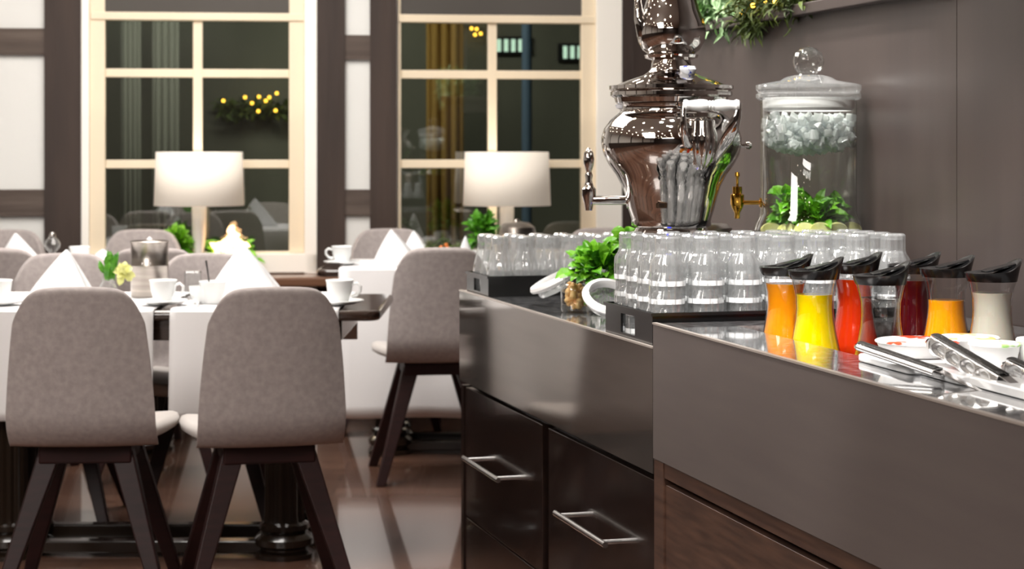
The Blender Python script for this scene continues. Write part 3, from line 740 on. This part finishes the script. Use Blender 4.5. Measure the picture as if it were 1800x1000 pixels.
for r in range(4):
    for c in range(7):
        for s in range(NT):
            p = bw(.010 + .045 + c * .083 + rnd(-.002, .002), .03 + .04 + r * .0735, ZB + .0085 + s * .036)
            lab = '%s upside down tumbler, %s stack from left, %s row of near tray' % (('lowest', 'third', 'second', 'topmost')[s], ORD[c], ('front', 'second', 'third', 'back')[r])
            if first: tum.location = p; first = False; tum['label'] = lab
            else: dup(tum, p, rnd(0, 6), lab)
pp = [(.030, 0), (.034, .02), (.0345, .04), (.032, .07), (.025, .10), (.021, .125), (.022, .145), (.018, .15), (.001, .15)]
tul = glass_obj('pear_glass', 'glass', 'upside down pear shaped glasses in the far black tray', 'clear pear shaped glass turned upside down in the far black tray', pp, 'tumbler', None, (10, .03), 40)
obj('thick_base', MB().lathe([(.001, .149), (.018, .149), (.02, .143), (.018, .13), (.001, .132)], n=24), 'tumbler', tul, smooth=True)
first = True
for r in range(3):
    for c in range(7):
        p = bw(.012 + .042 + c * .0715, 1.335 + .042 + r * .074, ZB + .0085)
        lab = 'upside down pear shaped glass, %s from left, %s row of far tray' % (ORD[c], ('front', 'middle', 'back')[r])
        if first: tul.location = p; first = False; tul['label'] = lab
        else: dup(tul, p, rnd(0, 6), lab)

# ------------------------------------------------------------------ carafes in the well
jm = {'orange': juice('orange_juice', (250, 168, 12)), 'yellow': juice('yellow_juice', (255, 220, 0)), 'red': juice('red_juice', (204, 50, 10)),
      'dark': juice('dark_red_juice', (74, 8, 18)), 'peach': juice('golden_orange_juice', (252, 164, 14)), 'milk': juice('milky_drink', (206, 204, 190)),
      'amber': juice('amber_orange_juice', (240, 150, 14))}
M['water'] = sheet_glass('water', (.93, .93, .92), .06, .9, 2.5)
bprof = [(.001, 0), (.046, 0), (.050, .008), (.051, .03), (.050, .06), (.0468, .088), (.0398, .12), (.0353, .147), (.034, .166), (.0347, .188), (.0385, .206), (.042, .2195)]
def brad(z):
    for (r0, z0), (r1, z1) in zip(bprof, bprof[1:]):
        if z0 <= z <= z1 and z1 > z0: return r0 + (r1 - r0) * (z - z0) / (z1 - z0)
    return .04
def carafe(px, k, yliq, liq, label):
    X = (px - 900) * k; Y = F * k; z0 = .7955
    t = thing('juice_carafe', label, 'carafe', (X, Y, z0), R(6), 'carafes with black lids')
    mb = MB(); mb.lathe(bprof + [(.0435, .2195), (.0435, .2215), (.0415, .222), (.0415, .228)], n=40); obj('glass_body', mb, 'carafeglass', t, smooth=True)
    zl = HC - (yliq - HY) * k - z0
    zs = [.004] + [z for r, z in bprof if .006 < z < zl] + [zl]
    pr = [(.001, .004)] + [(brad(z) - .0022, z) for z in zs] + [(.001, zl)]
    obj('drink', MB().lathe(pr, n=40), jm[liq] if liq in jm else M[liq], t, smooth=True)['label'] = {'water': 'clear water'}.get(liq, liq + ' coloured drink')
    # lid: ring whose top slopes up to a spout on the +x side
    n = 40; vs = []; fs = []
    def ztop(a): c = math.cos(a); return .2345 + .002 * (c + 1) + .021 * max(0, (c + .1) / 1.1) ** 2.6
    rows = []
    for (rr, f) in ((.0435, 0.0), (.0475, .55), (.0485, 1.0), (.045, 1.0), (.040, .78), (.001, .74)):
        row = []
        for i in range(n):
            a = 2 * PI * i / n; c = max(0, math.cos(a)); r2 = rr * (1 + (.10 * c ** 6 if f > .9 else 0))
            zz = .2195 + (ztop(a) - .2195) * f
            if rr < .01: zz = .2335
            row.append(len(vs)); vs.append((r2 * math.cos(a), r2 * math.sin(a), zz))
        rows.append(row)
    for a_, b_ in zip(rows, rows[1:]):
        for i in range(n): fs.append((a_[i], a_[(i + 1) % n], b_[(i + 1) % n], b_[i]))
    ld = obj('lid', MB().add(vs, fs), 'lid', t, smooth=True)
    obj('lid_flap', MB().prism([(-.012, -.012), (.0, -.02), (.044, -.014), (.05, 0), (.044, .014), (.0, .02), (-.012, .012)], 0, .004), 'lid', ld, bevel=.001).matrix_local = Matrix.Translation((-.004, 0, .2375)) @ Matrix.Rotation(R(-13), 4, 'Y')
    return t
carafe(1380, .001062, 498, 'amber', 'carafe of amber orange juice, first from the glass tray')
carafe(1432, .00103, 517, 'yellow', 'carafe of bright yellow juice')
carafe(1502, .00108, 490, 'red', 'carafe of red juice behind the yellow and the clear one')
carafe(1548, .00099, 523, 'water', 'carafe of clear water')
carafe(1605, .00108, 492, 'dark', 'carafe of dark red juice behind the clear water')
carafe(1663, .001048, 527, 'peach', 'half full carafe of golden orange juice between dark red and milky ones')
carafe(1744, .001012, 514, 'milk', 'carafe of pale milky drink, closest to the wall panel')

# ------------------------------------------------------------------ jars with mint and ginger
def jar(label, p, r, h, z0):
    t = thing('glass_jar', label, 'jar', (p.x, p.y, z0))
    obj('jar_body', MB().lathe([(.001, .001), (r * .9, .001), (r, .008), (r, h * .62), (r * .93, h * .74), (r * .8, h * .8), (r * .8, h * .9), (r * .86, h * .92), (r * .86, h)], n=36), 'jarglass', t, smooth=True)
    return t
pj = P(1012, 550, .00136)
t = jar('small glass jar of peeled ginger pieces behind the leaning lid', pj, .036, .085, ZB)
mb = MB()
for i in range(46):
    a = rnd(0, 6.28); q = .025 * math.sqrt(rnd(0, 1)); mb.ball((q * math.cos(a), q * math.sin(a), .012 + i * .0011 + rnd(0, .006)), rnd(.006, .009), 4, rnd(.7, 1.5))
obj('ginger_pieces', mb, 'ginger', t)['kind'] = 'stuff'
pj = P(1063, 550, .00134)
t = jar('glass jar stuffed with fresh mint beside the tumbler tray', pj, .044, .105, ZB)
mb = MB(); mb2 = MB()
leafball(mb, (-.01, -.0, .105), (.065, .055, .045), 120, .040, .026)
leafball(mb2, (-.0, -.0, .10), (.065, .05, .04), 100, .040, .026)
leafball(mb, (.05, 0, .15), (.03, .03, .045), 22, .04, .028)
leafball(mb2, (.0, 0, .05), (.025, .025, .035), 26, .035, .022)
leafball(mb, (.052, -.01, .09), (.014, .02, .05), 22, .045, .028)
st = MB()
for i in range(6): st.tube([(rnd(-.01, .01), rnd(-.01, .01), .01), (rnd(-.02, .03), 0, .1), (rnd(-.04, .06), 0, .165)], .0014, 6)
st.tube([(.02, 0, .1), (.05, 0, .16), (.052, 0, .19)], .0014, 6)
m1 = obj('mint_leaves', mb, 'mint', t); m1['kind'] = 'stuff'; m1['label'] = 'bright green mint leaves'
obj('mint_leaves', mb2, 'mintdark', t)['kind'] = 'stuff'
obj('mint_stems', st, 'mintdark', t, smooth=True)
lidp = [(.001, 0), (.034, 0), (.036, .004), (.036, .012), (.046, .015), (.047, .020), (.044, .026), (.036, .030), (.034, .024), (.001, .022)]
def jlid(label, p, rot, s=1):
    t = thing('jar_lid', label, 'lid', p); t.rotation_euler = rot; t.scale = (s, s, s)
    obj('lid_glass', MB().lathe([(.001, .002), (.034, .002), (.036, .006), (.036, .014), (.046, .017)], n=36), 'milky', t, smooth=True)
    obj('seal_ring', MB().lathe([(.036, .0135), (.046, .0165), (.048, .021), (.045, .027), (.037, .029), (.035, .022), (.036, .0135)], n=36), 'white', t, smooth=True)
p = P(982, 515, .00142); jlid('glass jar lid with white ring leaning on the ginger jar', (p.x - .003, p.y, ZB + .036), (R(4), R(-26), 0), 1.3)
p = P(1067, 537, .00130); jlid('glass jar lid with white ring propped upright before the mint jar', (p.x, p.y + .01, ZB + .030), (R(34), R(10), 0), 1.3)

# ------------------------------------------------------------------ samovar
kS = .00128; SX, SY = (1180 - 900) * kS, F * kS
def zr(py): return HC - (py - HY) * kS - ZB
t = thing('samovar', 'large chrome samovar urn with porcelain grips on the far counter', 'samovar', (SX, SY, ZB), 0)
def pr(l): return [(r * kS, zr(y)) for r, y in l]
obj('foot', MB().lathe([(.001, 0), (.10, 0), (.10, .012), (.085, .02), (.06, .04), (.05, .09), (.055, zr(428)), (60 * kS, zr(418)), (66 * kS, zr(408)), (62 * kS, zr(400))], n=48), 'chrome', t, smooth=True)
obj('urn_body', MB().lathe(pr([(62, 400), (70, 396), (70, 385), (76, 365), (81, 345), (87, 326), (97, 307), (110, 289), (119, 272), (123, 255), (123, 242), (118, 226), (107, 211), (96, 202), (90, 197), (90, 186), (95, 180)]), n=64), 'chrome', t, smooth='all')
obj('rim', MB().lathe(pr([(90, 186), (98, 180), (100, 172), (107, 168), (107, 162), (104, 160), (109, 157), (109, 151), (98, 150)]), n=64), 'chrome', t, smooth=True)
obj('lid', MB().lathe(pr([(100, 151), (88, 146), (66, 138), (50, 133), (42, 128), (36, 120), (34, 106), (46, 102), (48, 97), (40, 95)]), n=64), 'chrome', t, smooth=True)
obj('flame_finial', MB().lathe(pr([(38, 97), (50, 88), (58, 74), (61, 58), (59, 42), (50, 20), (44, 0), (42, -30), (50, -50), (40, -70), (10, -82), (1, -84)]), n=64), 'chrome', t, smooth='all')
# side swan bracket on the finial
obj('finial_scroll', MB().tube([((1132 - 1180) * kS, -.02, zr(60)), ((1122 - 1180) * kS, -.03, zr(35)), ((1120 - 1180) * kS, -.02, zr(5)), ((1124 - 1180) * kS, 0, zr(-30))], [.018, .012, .008, .006], 14), 'chrome', t, smooth=True)
kn = obj('lid_knob', MB().lathe([(.010, 0), (.012, .004), (.018, .012), (.021, .022), (.018, .029), (.001, .03)], n=28), 'porcelain', t, loc=((1205 - 1180) * kS, -.035, zr(140)), smooth=True)
kn['label'] = 'white porcelain knob'
obj('knob', MB().lathe([(.004, 0), (.006, .01), (.014, .012), (.016, .02), (.001, .024)], n=20), 'blueled' if False else 'porcelain', t, loc=((1094 - 1180) * kS, -.01, zr(200)), smooth=True)
obj('side_knob', MB().tube([(122 * kS, 0, zr(256)), (130 * kS, 0, zr(256)), (131 * kS, 0, zr(256)), (136 * kS, 0, zr(256)), (141 * kS, 0, zr(256))], [.004, .004, .008, .010, .005], 12), 'chrome', t, smooth=True)
# big front handle: two arms and a porcelain bar
hx0, hx1, hy = (1190 - 1180) * kS, (1284 - 1180) * kS, -.165
def flat(mb, pts, ws_, th, n=14):             # flattened tapered blade in the picture plane
    pts = [Vector(p) for p in pts]; o0 = len(mb.v); m = len(pts)
    for j_, p_ in enumerate(pts):
        d_ = (pts[min(j_ + 1, m - 1)] - pts[max(j_ - 1, 0)]).normalized(); a_ = d_.cross(Vector((0, -1, 0))).normalized()
        for i_ in range(n):
            t_ = 2 * PI * i_ / n; mb.v.append(tuple(p_ + a_ * math.cos(t_) * ws_[j_] + Vector((0, -1, 0)) * math.sin(t_) * th))
    for j_ in range(m - 1):
        for i_ in range(n):
            k_ = (i_ + 1) % n; mb.f.append((o0 + j_ * n + i_, o0 + j_ * n + k_, o0 + (j_ + 1) * n + k_, o0 + (j_ + 1) * n + i_))
    return mb
def hp(px, py, y): return ((px - 1180) * kS, y, zr(py))
hm = MB()
flat(hm, [hp(1191, 183, hy), hp(1189, 205, -.172), hp(1190, 230, -.172), hp(1196, 252, -.155), hp(1210, 275, -.13)], [.006, .006, .008, .010, .012], .007)
flat(hm, [hp(1284, 184, hy), hp(1281, 205, -.168), hp(1272, 228, -.165), hp(1262, 250, -.150), hp(1248, 282, -.12)], [.006, .009, .015, .014, .004], .006)
hm.lathe([(.001, zr(300)), (.010, zr(296)), (.022, zr(284)), (.030, zr(268)), (.034, zr(250)), (.034, zr(238)), (.030, zr(228)), (.029, zr(215)), (.024, zr(208)), (.001, zr(206))], ((1222 - 1180) * kS, -.128, 0), 54, (9, .09))
g = obj('handle', hm, 'chrome', t, smooth='all')
L = hx1 - hx0
gp = [(.001, 0), (.011, 0), (.013, .006), (.010, .012), (.011, .02), (.0135, L * .3), (.012, L * .42), (.009, L * .45), (.011, L * .47), (.009, L * .5), (.011, L * .53), (.009, L * .55), (.012, L * .58), (.0135, L * .72), (.011, L - .02), (.010, L - .012), (.013, L - .006), (.011, L), (.001, L)]
gg = obj('grip', MB().lathe(gp, n=24, mtx=Matrix.Rotation(R(90), 3, 'Y')), 'china', g, smooth=True, loc=(hx0, hy, zr(188))); gg['label'] = 'white porcelain grip'
# tap to the left
tx = (1035 - 1180) * kS
tp_ = obj('tap', MB().tube([(-70 * kS, 0, zr(352)), (-78 * kS, 0, zr(352)), (-80 * kS, 0, zr(352)), (tx, 0, zr(352))], [.020, .018, .010, .010], 16)
    .lathe([(.001, zr(370)), (.008, zr(370)), (.010, zr(360)), (.016, zr(344)), (.016, zr(332)), (.011, zr(328)), (.009, zr(322)), (.001, zr(322))], (tx, 0, 0), 24), 'chrome', t, smooth=True)
obj('tap_lever', MB().lathe([(.001, zr(326)), (.009, zr(324)), (.007, zr(316)), (.009, zr(308)), (.006, zr(302)), (.011, zr(290)), (.0125, zr(280)), (.010, zr(268)), (.004, zr(262)), (.001, zr(259))], (tx, 0, 0), 20), 'chrome', tp_, smooth=True)
bp = obj('name_plate', MB().box(-.012, .012, -.002, .001, .005, .006).box(-.012, .012, -.002, .001, -.006, -.005).box(-.012, -.011, -.002, .001, -.005, .005).box(.011, .012, -.002, .001, -.005, .005).box(-.011, .011, -.001, .001, -.005, .005), 'plate', t, loc=((1157 - 1180) * kS, -.0990, zr(359)), bevel=.0006)
fc = bpy.data.curves.new('letters', 'FONT'); fc.body = 'EM'; fc.size = .009; fc.align_x = 'CENTER'; fc.align_y = 'CENTER'; fc.extrude = .0003
fo = bpy.data.objects.new('lettering', fc); COL.objects.link(fo); fo.location = (0, 0, 0); bpy.context.view_layer.update(); fm = bpy.data.meshes.new_from_object(fo.evaluated_get(bpy.context.evaluated_depsgraph_get())); bpy.data.objects.remove(fo); fm.materials.clear(); fm.materials.append(M['blackplastic']); fo = bpy.data.objects.new('lettering', fm); COL.objects.link(fo); fo.parent = bp; fo.location = (0, -.0026, 0); fo.rotation_euler = (R(90), 0, 0)
obj('indicator_light', MB().ball((0, 0, 0), .006, 8), 'blueled', t, loc=((1170 - 1180) * kS, -.088, zr(412)), smooth=True)['label'] = 'small blue glowing light'
# brushed pot beside it
o = obj('steel_canister', MB().lathe([(.001, 0), (.066, 0), (.066, .19), (.062, .205), (.05, .214), (.001, .217)], n=40), 'brush_steel', loc=((1240 - 900) * .00134, F * .00134, ZB), smooth=True)
tag(o, 'brushed steel canister between the samovar and the drink dispenser', 'canister')

# ------------------------------------------------------------------ drink dispenser
kD = .001288; DX, DY = (1421 - 900) * kD, F * kD; z0 = HC - (413 - HY) * kD
o = obj('dispenser_stand', MB().lathe([(.001, 0), (.10, 0), (.10, .008), (.09, .012), (.09, z0 - ZB - .014), (.105, z0 - ZB - .01), (.105, z0 - ZB), (.001, z0 - ZB)], n=40), 'blackplastic', loc=(DX, DY, ZB), smooth=True)
tag(o, 'black round stand lifting the drink dispenser behind the tumblers', 'stand')
def zd(py): return HC - (py - HY) * kD - z0
def pd(l): return [(r * kD, zd(y)) for r, y in l]
t = thing('drink_dispenser', 'large glass drink dispenser with ice, mint, lemon slices and a brass tap', 'dispenser', (DX, DY, z0), 0)
obj('glass_body', MB().lathe(pd([(1, 411), (90, 411), (96, 404), (92, 392), (84, 375), (84, 170), (86, 168)]), n=64), 'jarglass', t, smooth=True)
obj('water', MB().lathe(pd([(1, 409), (86, 409), (91, 402), (87, 390), (80, 375), (80, 200), (1, 200)]), n=48), sheet_glass('dispenser_water', (.9, .92, .9), .03, .6, 3), t, smooth=True)
ld = obj('lid', MB().lathe(pd([(86, 176), (92, 172), (92, 166), (88, 163), (92, 158), (92, 150), (80, 147), (50, 142), (40, 136), (24, 132)]), n=64), 'milky', t, smooth=True)
obj('seal', MB().lathe(pd([(76, 195), (80, 190), (80, 172), (76, 172), (74, 195)]), n=48), 'white', ld, smooth=True)['label'] = 'milky white plastic seal'
obj('knob', MB().lathe(pd([(18, 134), (16, 130), (24, 122), (28, 108), (24, 94), (14, 85), (1, 82)]), n=32), M['chrome'] if False else 'glass', ld, smooth=True)
# ice: many irregular chunks
mb = MB()
for i in range(520):
    a = rnd(0, 6.28); q = 77 * kD * math.sqrt(rnd(0, 1)); r = rnd(.005, .011)
    py = 204 + rnd(0, 60) * (1 - .25 * (q / (77 * kD)) ** 3) + rnd(-2, 6); c = Vector((q * math.cos(a), q * math.sin(a), zd(py)))
    rot = Matrix.Rotation(rnd(0, 3), 3, Vector((rnd(-1, 1), rnd(-1, 1), rnd(-1, 1) + .01)).normalized())
    vs = [c + rot @ Vector((x * r * rnd(.6, 1.2), y * r * rnd(.6, 1.2), z * r * rnd(.5, 1))) for x in (-1, 1) for y in (-1, 1) for z in (-1, 1)]
    mb.add(vs, [(0, 1, 3, 2), (4, 6, 7, 5), (0, 4, 5, 1), (2, 3, 7, 6), (0, 2, 6, 4), (1, 5, 7, 3)])
o = obj('ice', mb, 'ice', t, bevel=.002); o['kind'] = 'stuff'
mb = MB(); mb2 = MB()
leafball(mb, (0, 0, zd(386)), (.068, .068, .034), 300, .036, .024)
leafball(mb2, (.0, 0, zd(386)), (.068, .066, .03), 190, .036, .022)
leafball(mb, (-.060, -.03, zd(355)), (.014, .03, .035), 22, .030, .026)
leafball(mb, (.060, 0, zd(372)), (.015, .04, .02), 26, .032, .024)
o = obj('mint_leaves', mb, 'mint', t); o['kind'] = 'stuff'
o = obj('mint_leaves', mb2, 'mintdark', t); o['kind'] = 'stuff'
for (px, py) in ((1352, 404), (1377, 404), (1405, 402), (1432, 402), (1462, 402), (1492, 403)):
    x = (px - 1421) * kD; y = -math.sqrt(max(0, .104 ** 2 - x * x)) + .02
    s = MB().lathe([(.001, -.004), (.023, -.004), (.0245, 0), (.023, .004), (.001, .004)], n=24, mtx=Matrix.Rotation(R(90 + rnd(-22, 22)), 3, 'X') @ Matrix.Scale(.75, 3, Vector((0, 1, 0))))
    obj('lemon_slice', s, 'lemon', t, loc=(x, y, zd(py)), smooth=True)
gt = (1296 - 1421) * kD
b_ = obj('tap', MB().tube([(-82 * kD, 0, zd(356)), (-86 * kD, 0, zd(356)), (-87 * kD, 0, zd(356)), (gt, 0, zd(356))], [.011, .011, .005, .005], 14)
    .lathe([(.001, zd(384)), (.006, zd(384)), (.006, zd(374)), (.012, zd(366)), (.0155, zd(358)), (.0155, zd(342)), (.011, zd(340)), (.011, zd(328)), (.003, zd(327)), (.003, zd(312)), (.006, zd(309)), (.005, zd(303)), (.001, zd(302))], (gt, 0, 0), 24), 'brass', t, smooth=True)
b_['label'] = 'shiny brass tap'

# ------------------------------------------------------------------ boards, portion tubs and tongs on the near counter
def board(label, A, Bp, depth, h=.012):
    A = Vector(A); Bp = Vector(Bp); d = (Bp - A).to_2d(); L = d.length; ang = math.atan2(d.y, d.x)
    o = obj('serving_board', MB().prism(rrect(0, L, 0, depth, .018), 0, h), 'board', loc=(A.x, A.y, ZN + .0005), rotz=ang, bevel=.003, smooth=True)
    return tag(o, label, 'board', 'white serving boards')
def onN(px, py, z=ZN):
    k = (HC - z) / (py - HY); return Vector(((px - 900) * k, F * k))
a = onN(1505, 640); b2 = onN(1588, 662)
board('white glazed board at the carafe end, under the first tongs', onN(1503, 634), onN(1600, 660), .17)
board('white glazed board in the middle, under the scalloped tongs', onN(1603, 655), onN(1690, 679), .22, .014)
board('white glazed board, closest to the front corner of the picture', onN(1697, 677), onN(1830, 712), .24, .014)
def tub(px, k, r, label, m, h=.022, z=ZN + .014):
    t = thing('portion_tub', label, 'tub', ((px - 900) * k, F * k, z))
    obj('cup', MB().lathe([(.001, 0), (r * .82, 0), (r * .94, h * .8), (r * .94, h)], n=40), 'white', t, smooth=True)
    obj('printed_lid', MB().lathe([(r * .94, h * .92), (r, h * .95), (r, h + .001), (r * .95, h + .003), (.001, h + .002)], n=40), m, t, smooth=True)
tub(1612, .00090, .066, 'white portion tub with red printed lid behind the first tongs', label_lid('lid_red', (230, 80, 50), 0))
tub(1702, .00091, .050, 'white portion tub with pale printed lid below the golden carafe', label_lid('lid_orange', (240, 190, 120), 0), .024)
tub(1748, .00087, .040, 'white portion tub with pale green edge beyond the scalloped tongs', label_lid('lid_green', (170, 220, 130), 0), .028)
tub(1828, .00087, .036, 'green lidded portion tub cut by the right picture edge', label_lid('lid_lime', (160, 215, 110), 0), .034)
def tongs(label, A, Bp, wd, hh, scal=True):
    """handle of a pair of tongs: dark grip on top, steel sides, rounded end at A"""
    A = Vector(A); Bp = Vector(Bp); d = Bp - A; L = d.length; rot = d.to_track_quat('X', 'Z')
    t = thing('serving_tongs', label, 'tongs', A, group='steel serving tongs'); t.rotation_mode = 'XYZ'; t.rotation_euler = rot.to_euler()
    n = 26; mb = MB()
    def side(u, v):                              # oval hollows pressed into the visible side
        dent = 0
        if scal:
            for q in range(4):
                e = 1 - ((u - (.17 + .215 * q)) / .105) ** 2 - ((v - .5) / .42) ** 2
                if e > 0: dent = .0045 * min(1, e * 1.6)
        return (L * u, -wd / 2 - .004 * math.sin(PI * v) + dent, -hh * v * (1 + (.05 * math.sin(u * 2 * PI * 4.6) if scal else 0)))
    mb.grid(side, 110, 14)
    mb.grid(lambda u, v: (L * u, wd / 2 + .003 * math.sin(PI * v), -hh * v), 30, 6)
    obj('steel_arms', mb, 'steelsoft', t, smooth='all', solid=.0012)
    obj('end_bow', MB().tube([(.004, -wd / 2, -hh / 2), (-.004, -wd / 3, -hh / 2), (-.007, 0, -hh / 2), (-.004, wd / 3, -hh / 2), (.004, wd / 2, -hh / 2)], min(hh * .5, .0085), 14), 'chrome', t, smooth=True)
    obj('grip', MB().grid(lambda u, v: (L * u, (v - .5) * wd * 1.05, .0015 + .002 * math.sin(PI * v)), 10, 8), 'rubber', t, smooth='all', solid=.0015)
    obj('jaw', MB().add([(L, -wd / 2, 0), (L, wd / 2, 0), (L * 1.6, wd * .2, -.012), (L * 1.6, -wd * .2, -.012)], [(0, 1, 2, 3)]), 'steel', t, solid=.0015)
def P3(px, py, k): return P(px, py, k)
tongs('flat lying tongs with dark grip nearest to the carafes', P3(1514, 604, .00089), P3(1650, 650, .00083), .014, .010, False)
tongs('tongs with scalloped steel side resting across the middle board', P3(1645, 590, .00086), P3(1765, 660, .00080), .016, .026)
tongs('tongs cut by the right picture edge', P3(1778, 632, .00082), P3(1900, 690, .00077), .016, .024)
